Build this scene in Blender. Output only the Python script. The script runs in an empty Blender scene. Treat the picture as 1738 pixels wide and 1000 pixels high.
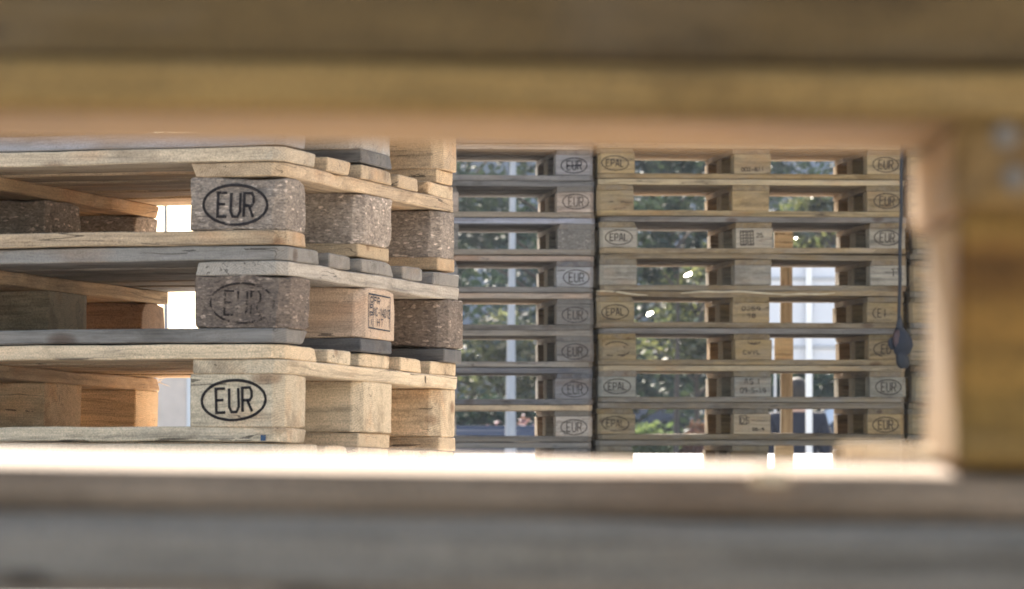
import bpy, bmesh, math, random
from mathutils import Vector, Matrix, noise, Euler
R = math.radians
SC = bpy.context.scene
COL = SC.collection
rnd = random.Random(7)

# ------------------------------------------------------------------ helpers
def link(name, me, mat=None, parent=None, loc=(0, 0, 0), rot=(0, 0, 0)):
    o = bpy.data.objects.new(name, me); COL.objects.link(o)
    o.location = loc; o.rotation_euler = rot
    if parent: o.parent = parent
    if mat and me and not me.materials: me.materials.append(mat)
    return o
def thing(name, label, cat, loc=(0, 0, 0), rot=(0, 0, 0), group=None):
    o = bpy.data.objects.new(name, None); COL.objects.link(o)
    o.location = loc; o.rotation_euler = rot; o.empty_display_size = .1
    return tag(o, label, cat, group)
def tag(o, label=None, cat=None, group=None, kind=None):
    if label: o['label'] = label
    if cat: o['category'] = cat
    if group: o['group'] = group
    if kind: o['kind'] = kind
    return o
def to_mesh(bm, name, smooth=False):
    me = bpy.data.meshes.new(name); bm.normal_update(); bm.to_mesh(me); bm.free()
    if smooth:
        for p in me.polygons: p.use_smooth = True
    return me
def pyd(name, v, f, smooth=False):
    me = bpy.data.meshes.new(name); me.from_pydata(v, [], f); me.update()
    if smooth:
        for p in me.polygons: p.use_smooth = True
    return me

# ------------------------------------------------------------------ node helper
class NT:
    def __init__(s, name):
        s.m = bpy.data.materials.new(name); s.m.use_nodes = True
        s.t = s.m.node_tree; s.t.nodes.clear()
        s.out = s.t.nodes.new('ShaderNodeOutputMaterial')
    def n(s, typ, ins=None, **props):
        x = s.t.nodes.new(typ)
        for k, v in props.items(): setattr(x, k, v)
        for k, v in (ins or {}).items(): s.put(x.inputs[k], v)
        return x
    def put(s, sock, v):
        if isinstance(v, bpy.types.NodeSocket): s.t.links.new(v, sock)
        else: sock.default_value = v
    def math(s, op, a, b=0.0, c=None, clamp=False):
        d = {0: a, 1: b}
        if c is not None: d[2] = c
        return s.n('ShaderNodeMath', d, operation=op, use_clamp=clamp).outputs[0]
    def mix(s, f, a, b, bt='MIX'):
        x = s.n('ShaderNodeMix', data_type='RGBA', blend_type=bt)
        s.put(x.inputs[0], f); s.put(x.inputs[6], a); s.put(x.inputs[7], b)
        return x.outputs[2]
    def ramp(s, f, stops):
        x = s.n('ShaderNodeValToRGB', {0: f}); e = x.color_ramp.elements
        while len(e) < len(stops): e.new(.5)
        for i, (p, c) in enumerate(stops):
            e[i].position = p; e[i].color = (c, c, c, 1) if not isinstance(c, tuple) else (*c, 1)
        return x.outputs[0]
    def noise(s, vec, scale, detail=4, rough=.55, dist=0.0):
        x = s.n('ShaderNodeTexNoise', {'Vector': vec, 'Scale': scale, 'Detail': detail, 'Roughness': rough, 'Distortion': dist})
        return x.outputs[0]
    def mapp(s, vec, scale=(1, 1, 1), loc=(0, 0, 0)):
        return s.n('ShaderNodeMapping', {0: vec, 1: loc, 3: scale}).outputs[0]
    def bsdf(s, col, rough=.8, normal=None, **kw):
        p = s.n('ShaderNodeBsdfPrincipled', {'Base Color': col, 'Roughness': rough})
        if normal is not None: s.put(p.inputs['Normal'], normal)
        for k, v in kw.items(): s.put(p.inputs[k.replace('_', ' ')], v)
        return p.outputs[0]
    def done(s, sh): s.t.links.new(sh, s.out.inputs[0]); return s.m

def rand_coord(t):
    tc = t.n('ShaderNodeTexCoord'); oi = t.n('ShaderNodeObjectInfo')
    off = t.math('MULTIPLY', oi.outputs['Random'], 37.0)
    cmb = t.n('ShaderNodeCombineXYZ', {0: off, 1: t.math('MULTIPLY', off, 1.7), 2: t.math('MULTIPLY', off, 2.3)})
    v = t.n('ShaderNodeVectorMath', {0: tc.outputs['Object'], 1: cmb.outputs[0]}, operation='ADD')
    return tc, oi, v.outputs[0]

def mat_wood():
    # sawn softwood: grain along local X, end grain on the X faces; tint from object colour, weathering from its alpha
    t = NT('sawn_wood'); tc, oi, co = rand_coord(t)
    base = oi.outputs['Color']; wthr = oi.outputs['Alpha']
    warp = t.noise(t.mapp(co, (3, 9, 9)), 1.0, 3)
    wv = t.n('ShaderNodeVectorMath', {0: co, 1: t.n('ShaderNodeCombineXYZ', {1: t.math('MULTIPLY', warp, .03), 2: t.math('MULTIPLY', warp, .03)}).outputs[0]}, operation='ADD').outputs[0]
    fib = t.noise(t.mapp(wv, (1.6, 75, 75)), 1.0, 4, .6)
    fine = t.noise(t.mapp(wv, (14, 420, 420)), 1.0, 3, .6)
    spk = t.noise(co, 420, 2, .6)
    stain = t.noise(t.mapp(co, (6, 16, 16)), 1.0, 5, .62, .6)
    stain2 = t.noise(t.mapp(co, (3.2, 9, 9), (4, 7, 1)), 1.0, 5, .7, .4)
    g = t.math('ADD', t.math('MULTIPLY', fib, .75), t.math('MULTIPLY', fine, .4))
    side = t.ramp(g, [(.36, .46), (.50, .86), (.58, 1.05), (.74, 1.28)])
    # end grain: arcs of growth rings
    rc = t.mapp(co, (.3, 1, 1))
    ringc = t.n('ShaderNodeTexWave', {0: t.mapp(tc.outputs['Object'], (0.05, 1, 1), (.0, .021, .03)), 'Scale': 95, 'Distortion': 3.2, 'Detail': 2, 'Detail Scale': .25}, wave_type='RINGS', rings_direction='X').outputs['Fac']
    rng = t.ramp(ringc, [(0, .62), (.5, .95), (1, 1.06)])
    nx = t.math('ABSOLUTE', t.n('ShaderNodeSeparateXYZ', {0: tc.outputs['Normal']}).outputs[0])
    isend = t.math('GREATER_THAN', nx, .6)
    gr = t.mix(isend, side, t.mix(.45, t.mix(.5, side, (1, 1, 1, 1)), rng))
    col = t.mix(1.0, base, gr, 'MULTIPLY')
    spkc = t.ramp(spk, [(.3, .62), (.5, 1.0), (.72, 1.32)])
    col = t.mix(.8, col, t.mix(1.0, col, spkc, 'MULTIPLY'))
    # grey weathering in streaks
    wf = t.math('ADD', t.math('MULTIPLY', wthr, 1.25), t.math('MULTIPLY', t.math('MULTIPLY', t.math('SUBTRACT', stain, .5), 2.2), t.math('ADD', .4, wthr)), clamp=True)
    greyc = t.mix(1.0, (.205, .180, .150, 1), gr, 'MULTIPLY')
    col = t.mix(t.math('MULTIPLY', wf, .85), col, greyc)
    # dirt blotches
    dirt = t.ramp(stain2, [(.52, 0.0), (.62, .6), (.78, 1.0)])
    col = t.mix(t.math('MULTIPLY', dirt, .75), col, t.mix(1.0, col, (.36, .32, .28, 1), 'MULTIPLY'))
    # reddish resin tone
    red = t.ramp(t.noise(t.mapp(co, (5, 11, 11), (9, 3, 2)), 1.0, 3), [(.56, 0.0), (.7, 1.0)])
    col = t.mix(t.math('MULTIPLY', red, .4), col, t.mix(1.0, col, (1.0, .68, .45, 1), 'MULTIPLY'))
    # knots
    vo = t.n('ShaderNodeTexVoronoi', {'Vector': t.mapp(wv, (5, 11, 11)), 'Scale': 1.0}, feature='F1')
    kn = t.ramp(vo.outputs['Distance'], [(.05, 1.0), (.10, .7), (.15, 0.0)])
    col = t.mix(t.math('MULTIPLY', kn, .7), col, t.mix(1.0, col, (.34, .2, .12, 1), 'MULTIPLY'))
    # cracks along the grain
    cr = t.noise(t.mapp(wv, (1.1, 46, 46), (2, 5, 8)), 1.0, 2, .4)
    crk = t.math('LESS_THAN', t.math('ABSOLUTE', t.math('SUBTRACT', cr, .5)), .006)
    crk = t.math('MULTIPLY', crk, t.math('GREATER_THAN', stain, .53))
    col = t.mix(t.math('MULTIPLY', crk, .7), col, (.025, .018, .012, 1))
    h = t.math('ADD', g, t.math('MULTIPLY', spk, .35))
    h = t.math('SUBTRACT', h, t.math('MULTIPLY', crk, .6))
    b = t.n('ShaderNodeBump', {'Strength': .55, 'Distance': .0016, 'Height': h})
    return t.done(t.bsdf(col, .82, b.outputs[0], Specular_IOR_Level=.25))

def mat_chip():
    t = NT('pressed_chipboard'); tc, oi, co = rand_coord(t)
    base = oi.outputs['Color']
    v1 = t.n('ShaderNodeTexVoronoi', {'Vector': t.mapp(co, (1, 1, 1.7)), 'Scale': 290.0, 'Randomness': 1.0})
    v2 = t.n('ShaderNodeTexVoronoi', {'Vector': t.mapp(t.n('ShaderNodeVectorRotate', {0: co, 3: .7}).outputs[0], (1, 1, 2.6)), 'Scale': 125.0})
    s1 = t.n('ShaderNodeSeparateXYZ', {0: v1.outputs['Color']}).outputs[0]
    s2 = t.n('ShaderNodeSeparateXYZ', {0: v2.outputs['Color']}).outputs[1]
    n = t.noise(co, 600, 3, .7)
    big = t.noise(co, 22, 5, .65)
    a = t.ramp(s1, [(0, .68), (.5, .95), (.86, 1.08), (1, 1.4)])
    bcol = t.ramp(s2, [(0, .58), (.55, 1.0), (.94, 1.06), (.975, 2.2)])
    col = t.mix(1, base, a, 'MULTIPLY'); col = t.mix(.75, col, t.mix(1, col, bcol, 'MULTIPLY'))
    col = t.mix(.6, col, t.mix(1, col, t.ramp(n, [(.3, .62), (.55, 1.0), (.75, 1.3)]), 'MULTIPLY'))
    col = t.mix(t.ramp(big, [(.48, 0.0), (.72, .75)]), col, t.mix(1, col, (.5, .47, .46, 1), 'MULTIPLY'))
    col = t.mix(t.math('MULTIPLY', oi.outputs['Alpha'], .6), col, t.mix(1, (.24, .23, .22, 1), a, 'MULTIPLY'))
    h = t.math('ADD', t.math('ADD', s1, t.math('MULTIPLY', s2, .8)), t.math('MULTIPLY', n, .9))
    b = t.n('ShaderNodeBump', {'Strength': .85, 'Distance': .003, 'Height': h})
    return t.done(t.bsdf(col, .9, b.outputs[0], Specular_IOR_Level=.2))

def mat_ink():
    # branded / stamped mark, worn away where alpha is high
    t = NT('stamp_ink'); tc, oi, co = rand_coord(t)
    n = t.noise(co, 60, 5, .7); n2 = t.noise(co, 900, 2, .5)
    m = t.math('ADD', t.math('MULTIPLY', n, .75), t.math('MULTIPLY', n2, .25))
    thr = t.math('ADD', .27, t.math('MULTIPLY', oi.outputs['Alpha'], .34))
    f = t.n('ShaderNodeMapRange', {0: m, 1: t.math('SUBTRACT', thr, .035), 2: t.math('ADD', thr, .035), 3: 0.0, 4: .93}).outputs[0]
    tr = t.n('ShaderNodeBsdfTransparent')
    d = t.bsdf(oi.outputs['Color'], .9, None, Specular_IOR_Level=.1)
    mx = t.n('ShaderNodeMixShader', {0: f, 1: tr.outputs[0], 2: d})
    return t.done(mx.outputs[0])

def mat_plain(name, col, rough=.6, nscale=8, amt=.25, bump=0.0, **kw):
    t = NT(name); tc, oi, co = rand_coord(t)
    n = t.noise(co, nscale, 6, .6)
    c = t.mix(1, (*col, 1), t.ramp(n, [(.25, 1 - amt), (.5, 1.0), (.75, 1 + amt)]), 'MULTIPLY')
    nm = None
    if bump:
        nm = t.n('ShaderNodeBump', {'Strength': .5, 'Distance': bump, 'Height': n}).outputs[0]
    return t.done(t.bsdf(c, rough, nm, **kw))

def mat_leaf(name, c1, c2, trans=.45, rough=.65, spec=.15):
    t = NT(name); g = t.n('ShaderNodeNewGeometry')
    rn = g.outputs['Random Per Island']
    col = t.mix(t.ramp(rn, [(.1, 0.0), (.9, 1.0)]), (*c1, 1), (*c2, 1))
    gl = t.bsdf(col, rough, None, Specular_IOR_Level=spec)
    tl = t.n('ShaderNodeBsdfTranslucent', {0: t.mix(1, col, (1.4, 1.5, .85, 1), 'MULTIPLY')})
    return t.done(t.n('ShaderNodeMixShader', {0: trans, 1: gl, 2: tl.outputs[0]}).outputs[0])

WOOD, CHIP, INK = mat_wood(), mat_chip(), mat_ink()
def mat_fine_wood():
    # the plank surface out of focus: same wood
    return WOOD
STEEL = mat_plain('galvanised_nail', (.15, .115, .08), .8, 60, .15)
FIBRE = mat_plain('splintered_wood', (.66, .52, .33), .8, 200, .2)

# ------------------------------------------------------------------ pallets
def jig(p, seed, amp, fr):
    q = Vector((p.x * fr + seed * 3.1, p.y * fr - seed * 1.7, p.z * fr + seed * .9))
    return noise.noise_vector(q) * amp
def box_part(name, sx, sy, sz, seed, clips=(), bev=.0018, amp=.0012, cell=.07, fray=.0, warp=0.0, chips=0):
    """A sawn piece centred on its origin in x,y with z from 0 to sz; clips = corners (sx,sy signs) cut off at 45 degrees."""
    hx, hy = sx / 2, sy / 2; c = .015; poly = []
    for (a, b) in ((-1, -1), (1, -1), (1, 1), (-1, 1)):
        if (a, b) in clips:
            p1 = (a * (hx - c), b * hy); p2 = (a * hx, b * (hy - c))
            poly += ([p1, p2] if a * b < 0 else [p2, p1])
        else: poly.append((a * hx, b * hy))
    bm = bmesh.new()
    lo = [bm.verts.new((x, y, 0)) for x, y in poly]; hi = [bm.verts.new((x, y, sz)) for x, y in poly]
    n = len(poly)
    bm.faces.new(lo[::-1]); bm.faces.new(hi)
    for i in range(n): bm.faces.new((lo[i], lo[(i + 1) % n], hi[(i + 1) % n], hi[i]))
    bmesh.ops.bevel(bm, geom=bm.edges[:], offset=bev, segments=1, affect='EDGES', profile=.6)
    for ax, L in ((0, sx), (1, sy), (2, sz)):
        k = int(L / cell)
        for i in range(1, k + 1):
            co = [0, 0, 0]; no = [0, 0, 0]; no[ax] = 1
            co[ax] = (-L / 2 if ax < 2 else 0) + L * i / (k + 1)
            bmesh.ops.bisect_plane(bm, geom=bm.verts[:] + bm.edges[:] + bm.faces[:], plane_co=co, plane_no=no)
    cg = random.Random(seed * 7.7); CH = []
    for _ in range(chips):
        CH.append((Vector((cg.choice((cg.uniform(-hx, hx), hx, -hx)), cg.choice((-1, 1)) * hy, cg.choice((0, sz)))), cg.uniform(.012, .035), cg.uniform(.003, .0085)))
    for v in bm.verts:
        p = v.co.copy()
        for c_, r_, dd in CH:
            q = p - c_; q.x *= .5
            if q.length < r_:
                v.co += (Vector((p.x * .97, 0, sz / 2)) - p).normalized() * dd * (1 - q.length / r_)
        p = v.co.copy()
        d = jig(p, seed, amp, 9) + jig(p, seed + 5, amp * .45, 60)
        if fray: d += jig(p, seed + 9, fray, 160)
        if warp: d.z += warp * math.sin(p.x * 5 + seed)
        v.co = p + d
    return to_mesh(bm, name)

FONT = {  # stroke letters on a 1 x 1 cell
 'E': [[(1, 1), (0, 1), (0, 0), (1, 0)], [(0, .52), (.8, .52)]],
 'U': [[(0, 1), (0, .22), (.25, 0), (.75, 0), (1, .22), (1, 1)]],
 'R': [[(0, 0), (0, 1), (.8, 1), (1, .85), (1, .62), (.8, .48), (0, .48)], [(.5, .48), (1, 0)]],
 'P': [[(0, 0), (0, 1), (.8, 1), (1, .85), (1, .6), (.8, .45), (0, .45)]],
 'A': [[(0, 0), (.36, 1), (.64, 1), (1, 0)], [(.17, .32), (.83, .32)]],
 'L': [[(0, 1), (0, 0), (1, 0)]], 'F': [[(1, 1), (0, 1), (0, 0)], [(0, .52), (.8, .52)]],
 'N': [[(0, 0), (0, 1), (1, 0), (1, 1)]],
 'C': [[(1, .8), (.75, 1), (.25, 1), (0, .8), (0, .2), (.25, 0), (.75, 0), (1, .2)]],
 'H': [[(0, 0), (0, 1)], [(1, 0), (1, 1)], [(0, .5), (1, .5)]], 'T': [[(0, 1), (1, 1)], [(.5, 1), (.5, 0)]],
 'I': [[(.5, 0), (.5, 1)]], 'D': [[(0, 0), (0, 1), (.65, 1), (1, .75), (1, .25), (.65, 0), (0, 0)]],
 'S': [[(1, .85), (.75, 1), (.25, 1), (0, .8), (.1, .58), (.9, .42), (1, .2), (.75, 0), (.25, 0), (0, .15)]],
 '0': [[(.25, 0), (0, .2), (0, .8), (.25, 1), (.75, 1), (1, .8), (1, .2), (.75, 0), (.25, 0)]],
 '1': [[(.2, .8), (.5, 1), (.5, 0)]], '2': [[(0, .8), (.25, 1), (.75, 1), (1, .75), (0, 0), (1, 0)]],
 '4': [[(.75, 0), (.75, 1), (0, .3), (1, .3)]],
 '5': [[(1, 1), (.1, 1), (0, .55), (.7, .6), (1, .4), (1, .15), (.7, 0), (0, .05)]],
 '8': [[(.25, .52), (0, .75), (.25, 1), (.75, 1), (1, .75), (.75, .52), (.25, .52), (0, .25), (.25, 0), (.75, 0), (1, .25), (.75, .52)]],
 '9': [[(1, .55), (.3, .5), (0, .75), (.3, 1), (.8, 1), (1, .75), (1, .3), (.6, 0)]],
 '-': [[(.1, .45), (.9, .45)]], 'W': [[(0, 1), (.25, 0), (.5, .7), (.75, 0), (1, 1)]], 'V': [[(0, 1), (.5, 0), (1, 1)]],
}
def ribbon(V, F, pts, w, depth, closed=False):
    n = len(pts); P = [Vector((a, b)) for a, b in pts]
    if (P[0] - P[-1]).length < 1e-6 and not closed: closed = True; P = P[:-1]; n -= 1
    base = len(V)
    for i in range(n):
        a = P[i - 1] if (i or closed) else None; b = P[(i + 1) % n] if (i < n - 1 or closed) else None
        d1 = (P[i] - a).normalized() if a is not None else (b - P[i]).normalized()
        d2 = (b - P[i]).normalized() if b is not None else d1
        t = (d1 + d2); t = t.normalized() if t.length > .2 else d1
        nn = Vector((-t.y, t.x)); k = max(.55, abs(nn.dot(Vector((-d1.y, d1.x)))))
        for s in (-1, 1):
            q = P[i] + nn * (s * w / 2 / k); V.append((q.x, -depth, q.y))
    for i in range(n - (0 if closed else 1)):
        j = (i + 1) % n
        F.append((base + 2 * i, base + 2 * j, base + 2 * j + 1, base + 2 * i + 1))
def text_strokes(txt, x0, y0, w, h, gap):
    out = []
    for ch in txt:
        for st in FONT.get(ch, []): out.append(([(x0 + a * w, y0 + b * h) for a, b in st], False))
        x0 += w + gap
    return out
def oval(cx, cy, a, b, n=40, t0=0, t1=1):
    full = t1 - t0 >= 1
    return ([(cx + a * math.cos(2 * math.pi * (t0 + (t1 - t0) * i / n)), cy + b * math.sin(2 * math.pi * (t0 + (t1 - t0) * i / n))) for i in range(n + (0 if full else 1))], full)
def rect(x0, y0, x1, y1): return ([(x0, y0), (x1, y0), (x1, y1), (x0, y1)], True)
def stamp_mesh(strokes, w):
    V, F = [], []
    for i, (p, c) in enumerate(strokes): ribbon(V, F, p, w, .0013 + .00004 * i, c)
    return pyd('stamp', V, F)
def st_eur(): return [oval(0, .039, .050, .029)] + text_strokes('EUR', -.0275, .0215, .0145, .035, .0062)
def st_epal(): return [oval(0, .040, .052, .028)] + text_strokes('EPAL', -.034, .027, .0125, .027, .006)
def st_oval(): return [oval(0, .042, .050, .028, 18, .08, .42), oval(0, .040, .05, .028, 14, .80, .95), ([(-.04, .018), (-.015, .017)], False), ([(.002, .018), (.03, .02)], False)]
def st_ippc():
    s = [rect(-.048, .013, .048, .065), ([(-.028, .0135), (-.028, .0645)], False)]
    s += text_strokes('FR', -.024, .051, .010, .010, .005)
    s += text_strokes('NC-14012', -.025, .033, .0066, .012, .0026)
    s += text_strokes('HT', -.010, .018, .009, .011, .006)
    for i, ch in enumerate('IPPC'):
        s += text_strokes(ch, -.043, .018 + .0115 * i, .010, .008, 0)
    return s
def st_code(): return text_strokes('002-811', -.045, .012, .0095, .013, .0035)
def st_grid():
    s = []
    for cx in (-.04, -.012):
        for k in range(5): s.append(([(cx - .011, .012 + .012 * k), (cx + .011, .014 + .012 * k)], False))
        s.append(rect(cx - .011, .01, cx + .011, .066)); s.append(([(cx, .011), (cx, .065)], False))
    return s + text_strokes('25', .012, .04, .01, .014, .004)
def st_logo(): return [oval(0, .074, .026, .016, 12, .55, .95)] + [([(-.012, .064), (0, .06), (.012, .066)], False)] + text_strokes('CWVL', -.042, .02, .012, .014, .006)
def st_as(): return text_strokes('AS', -.035, .05, .014, .02, .006) + text_strokes('I', .016, .05, .008, .02, 0) + text_strokes('09-5-19', -.05, .016, .0105, .018, .004)
def st_ds(): return [rect(-.05, .036, -.024, .07)] + text_strokes('DS', -.045, .04, .013, .022, .006) + text_strokes('05-9', .0, .012, .008, .01, .004)
def st_faint(): return text_strokes('0259', -.04, .045, .013, .015, .006) + text_strokes('98', -.02, .018, .013, .015, .006)
def st_tt(): return text_strokes('TT', .01, .035, .015, .028, .006)
def st_eu(): return [oval(0, .039, .05, .029, 22, .2, .7)] + text_strokes('EU', -.02, .022, .015, .035, .006)
def st_cel(): return [oval(0, .039, .05, .029, 14, .38, .62)] + text_strokes('EI', -.03, .024, .014, .032, .006)

def tube(V, F, pts, rad, n=8, cap=True):
    prev = None
    for i, p in enumerate(pts):
        p = Vector(p); a = Vector(pts[max(0, i - 1)]); b = Vector(pts[min(len(pts) - 1, i + 1)])
        d = (b - a).normalized(); u = d.cross(Vector((0, 1, 0.01))).normalized(); w = d.cross(u)
        r = rad[i] if isinstance(rad, (list, tuple)) else rad
        s = len(V)
        for k in range(n):
            t = 2 * math.pi * k / n; V.append(tuple(p + (u * math.cos(t) + w * math.sin(t)) * r))
        if prev is not None:
            for k in range(n): F.append((prev + k, prev + (k + 1) % n, s + (k + 1) % n, s + k))
        elif cap: F.append(tuple(range(s, s + n)))
        prev = s
    if cap: F.append(tuple(range(prev + n - 1, prev - 1, -1)))
def tube_mesh(name, pts, rad, n=8): V, F = [], []; tube(V, F, pts, rad, n); return pyd(name, V, F, True)
XB = (-.5275, 0, .5275); VB = (.05, .4, .75); WB = (.1, .145, .1)
VD = (.0725, .23625, .4, .56375, .7275); WD = (.145, .1, .145, .1, .145)
# palettes: albedo (r,g,b) and weathering
TAN = (.49, .34, .195); NEW = (.60, .445, .275); GREY = (.24, .205, .165); DK = (.075, .072, .072); BROWN = (.30, .18, .10); LGREY = (.40, .355, .30)
CHP = (.38, .29, .21); CHPD = (.25, .185, .135); OLD = (.24, .19, .135); BUFF = (.36, .285, .18); VIO = (.24, .225, .23)
CACHE = {}
def cached(key, fn, k):
    kk = key + (k,)
    if kk not in CACHE: CACHE[kk] = fn()
    return CACHE[kk]
def shade(c, j=.1, g=None):
    g = g or rnd
    f = 1 + g.uniform(-j, j); h = g.uniform(-.04, .04)
    return (c[0] * f * (1 + h), c[1] * f, c[2] * f * (1 - h))
def make_pallet(label, group, loc, rot, sty, marks=(), near=False, warp_deck=None, skip=()):
    """sty: dict deck, stringer, block, bottom -> (colour, weather); block also 'chip' list of (i,j) indices or True."""
    g = random.Random(label)
    P = thing('pallet', label, 'pallet', loc, rot, group)
    sid = g.randrange(1000)
    var = sid if near else g.randrange(4)
    amp = .0013 if near else .0016
    def put(name, key, dims, pos, rz, c, mat, **kw):
        k = (var if near else (var + g.randrange(3)) % 5)
        me = cached((name,) + key, lambda: box_part(name, *dims, seed=sum(map(ord, repr(key))) % 97 + k * 1.37, amp=amp, **kw), k if not near else (label, key))
        if not me.materials: me.materials.append(mat)
        o = bpy.data.objects.new(name, me); COL.objects.link(o); o.parent = P
        o.location = (pos[0] + g.uniform(-.003, .003), pos[1] + g.uniform(-.003, .003), pos[2])
        o.rotation_euler = (0, 0, rz + g.uniform(-.003, .003))
        cc = shade(c[0], c[2] if len(c) > 2 else .13, g); o.color = (*cc, max(0, min(1, c[1] + g.uniform(-.12, .12))))
        return o
    ov = sty.get('over', {})
    def sc(part, i): return ov.get((part, i), sty[part])
    for j, (v, w) in enumerate(zip(VB, WB)):
        cl = ((-1, -1), (1, -1)) if j == 0 else (((-1, 1), (1, 1)) if j == 2 else ())
        put('bottom_board', (j,), (1.198, w - .002, .0212), (0, v, .0002), 0, sc('bottom', j), WOOD, clips=cl, cell=.03 if near else .09, chips=5 if near else 2, warp=g.choice((0, .0012, .002)))
    blocks = {}
    for j, (v, w) in enumerate(zip(VB, WB)):
        for i, u in enumerate(XB):
            cl = [(-1 if i == 0 else 1, -1 if j == 0 else 1)] if i != 1 and j != 1 else []
            c = sc('block', (i, j)); chip = sty['chip'] is True or (i, j) in sty['chip']
            if near and i == 2 and j: cl.append((1, -1))
            b = put('block', (i, j, chip), (.144, w - .002, .0772), (u, v, .0218), 0, c, CHIP if chip else WOOD, clips=tuple(cl), cell=.016 if near else .05, fray=(.0022 if chip else .0004) if near else 0, chips=3 if near else 0)
            blocks[(i, j)] = b
    for i, u in enumerate(XB):
        # boards across: local X runs along the 800 side
        cl = ((-1, 1), (1, 1)) if i == 0 else (((-1, -1), (1, -1)) if i == 2 else ())
        put('stringer_board', (i,), (.798, .144, .0212), (u, .4, .0995), R(90), sc('stringer', i), WOOD, clips=cl, cell=.03 if near else .07, chips=5 if near else 2)
    for j, (v, w) in enumerate(zip(VD, WD)):
        cl = ((-1, -1), (1, -1)) if j == 0 else (((-1, 1), (1, 1)) if j == 4 else ())
        put('deck_board', (j, warp_deck if j == 0 else None), (1.198, w - .001, .0212), (0, v, .1212), 0, sc('deck', j), WOOD, clips=cl, cell=.03 if near else .09, chips=6 if near else 2, warp=(warp_deck or 0) if j == 0 else 0)
    for (idx, face, st, w, wear, col) in marks:
        b = blocks[idx]; me = stamp_mesh(st, w)
        tl = R(g.uniform(-2.2, 2.2)); ex, ez = g.uniform(-.005, .005), g.uniform(-.003, .003)
        for v in me.vertices:
            q = v.co.copy(); v.co.x = q.x * math.cos(tl) - (q.z - .039) * math.sin(tl) + ex; v.co.z = .039 + q.x * math.sin(tl) + (q.z - .039) * math.cos(tl) + ez
            v.co.x += .0006 * noise.noise(q * 300); v.co.z += .0006 * noise.noise(q * 300 + Vector((5, 5, 5)))
        if face == 'front':
            hy = (WB[idx[1]] - .002) / 2
            s = link('stamp', me, INK, b, (0, -hy, 0))
        else:
            s = link('stamp', me, INK, b, (.072, 0, 0), (0, 0, R(90)))
        s.color = (*col, wear)
    return P, blocks

INKD = (.022, .018, .018); INKB = (.035, .025, .02)
CAMH = .2045
# ---- near stack (front right corner at NX,NY), leaning slightly with the ground
NYAW, NPIT = R(-17.87), R(-1.27)
MN = Euler((NPIT, R(-.05), NYAW)).to_matrix()
NB = Vector((-.3360, 6.16, CAMH - .1703))
def near_loc(n, dx=0, dy=0): return NB + MN @ Vector((-.6 + dx, dy, n * .1442))
GN = 'pallets in the large stack at the left'
def sty(deck, stringer, block, bottom, chip=(), over=None):
    return dict(deck=deck, stringer=stringer, block=block, bottom=bottom, chip=chip, over=over or {})
near_specs = [
 (0, 'pale lowest pallet of the left stack, mostly hidden by the bright sill board', 0, 0, 0,
  sty((NEW, .15), (TAN, .2), (NEW, .1), (TAN, .2)), []),
 (1, 'clean pale pallet in the left stack with a crisp EUR oval on a solid block', .002, 0, R(-.1),
  sty((NEW, .04), (NEW, .04), (NEW, .0, .05), (NEW, .06), (), {('stringer', 1): (TAN, .25), ('deck', 0): (NEW, .05)}),
  [((2, 0), 'front', st_eur(), .0042, .2, INKD)]),
 (2, 'greyed pallet in the left stack with half worn EUR and a boxed FR code stamp', .004, 0, R(-.5),
  sty((GREY, .5), (LGREY, .45), (CHPD, .1), (DK, .3), [(2, 0), (2, 2), (0, 0), (0, 1), (0, 2)], {('block', (2, 1)): ((.47, .34, .235), 0.0), ('bottom', 0): (GREY, .6), ('block', (1, 1)): (BUFF, .1), ('block', (1, 2)): (BROWN, .05), ('block', (1, 0)): (TAN, .1), ('stringer', 2): ((.37, .31, .24), .25), ('stringer', 1): (TAN, .1)}),
  [((2, 0), 'front', st_eur(), .0032, .66, INKB), ((2, 1), 'side', st_ippc(), .0022, .2, (.04, .045, .055))]),
 (3, 'pallet in the left stack with rough chipboard blocks and a clear EUR oval', 0, 0, R(.05),
  sty((TAN, .15), (TAN, .08), ((.42, .33, .25), .1), (TAN, .12), True, {('deck', 0): ((.47, .36, .235), .12), ('stringer', 2): ((.45, .325, .2), .03), ('deck', 4): (NEW, .05), ('stringer', 1): ((.46, .29, .14), 0)}),
  [((2, 0), 'front', st_eur(), .0042, .33, INKD)]),
 (4, 'uppermost pallet of the left stack, violet grey bottom board, cut off by the blurred beam', .0, 0.0, R(.1),
  sty((VIO, .5), (OLD, .3), ((.36, .27, .18), .1), (VIO, .55), (), {('block', (2, 1)): ((.40, .37, .32), .4), ('bottom', 1): (DK, .5), ('block', (2, 2)): (TAN, .05), ('block', (2, 0)): (OLD, .3), ('bottom', 2): (TAN, .1)}), []),
]
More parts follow.
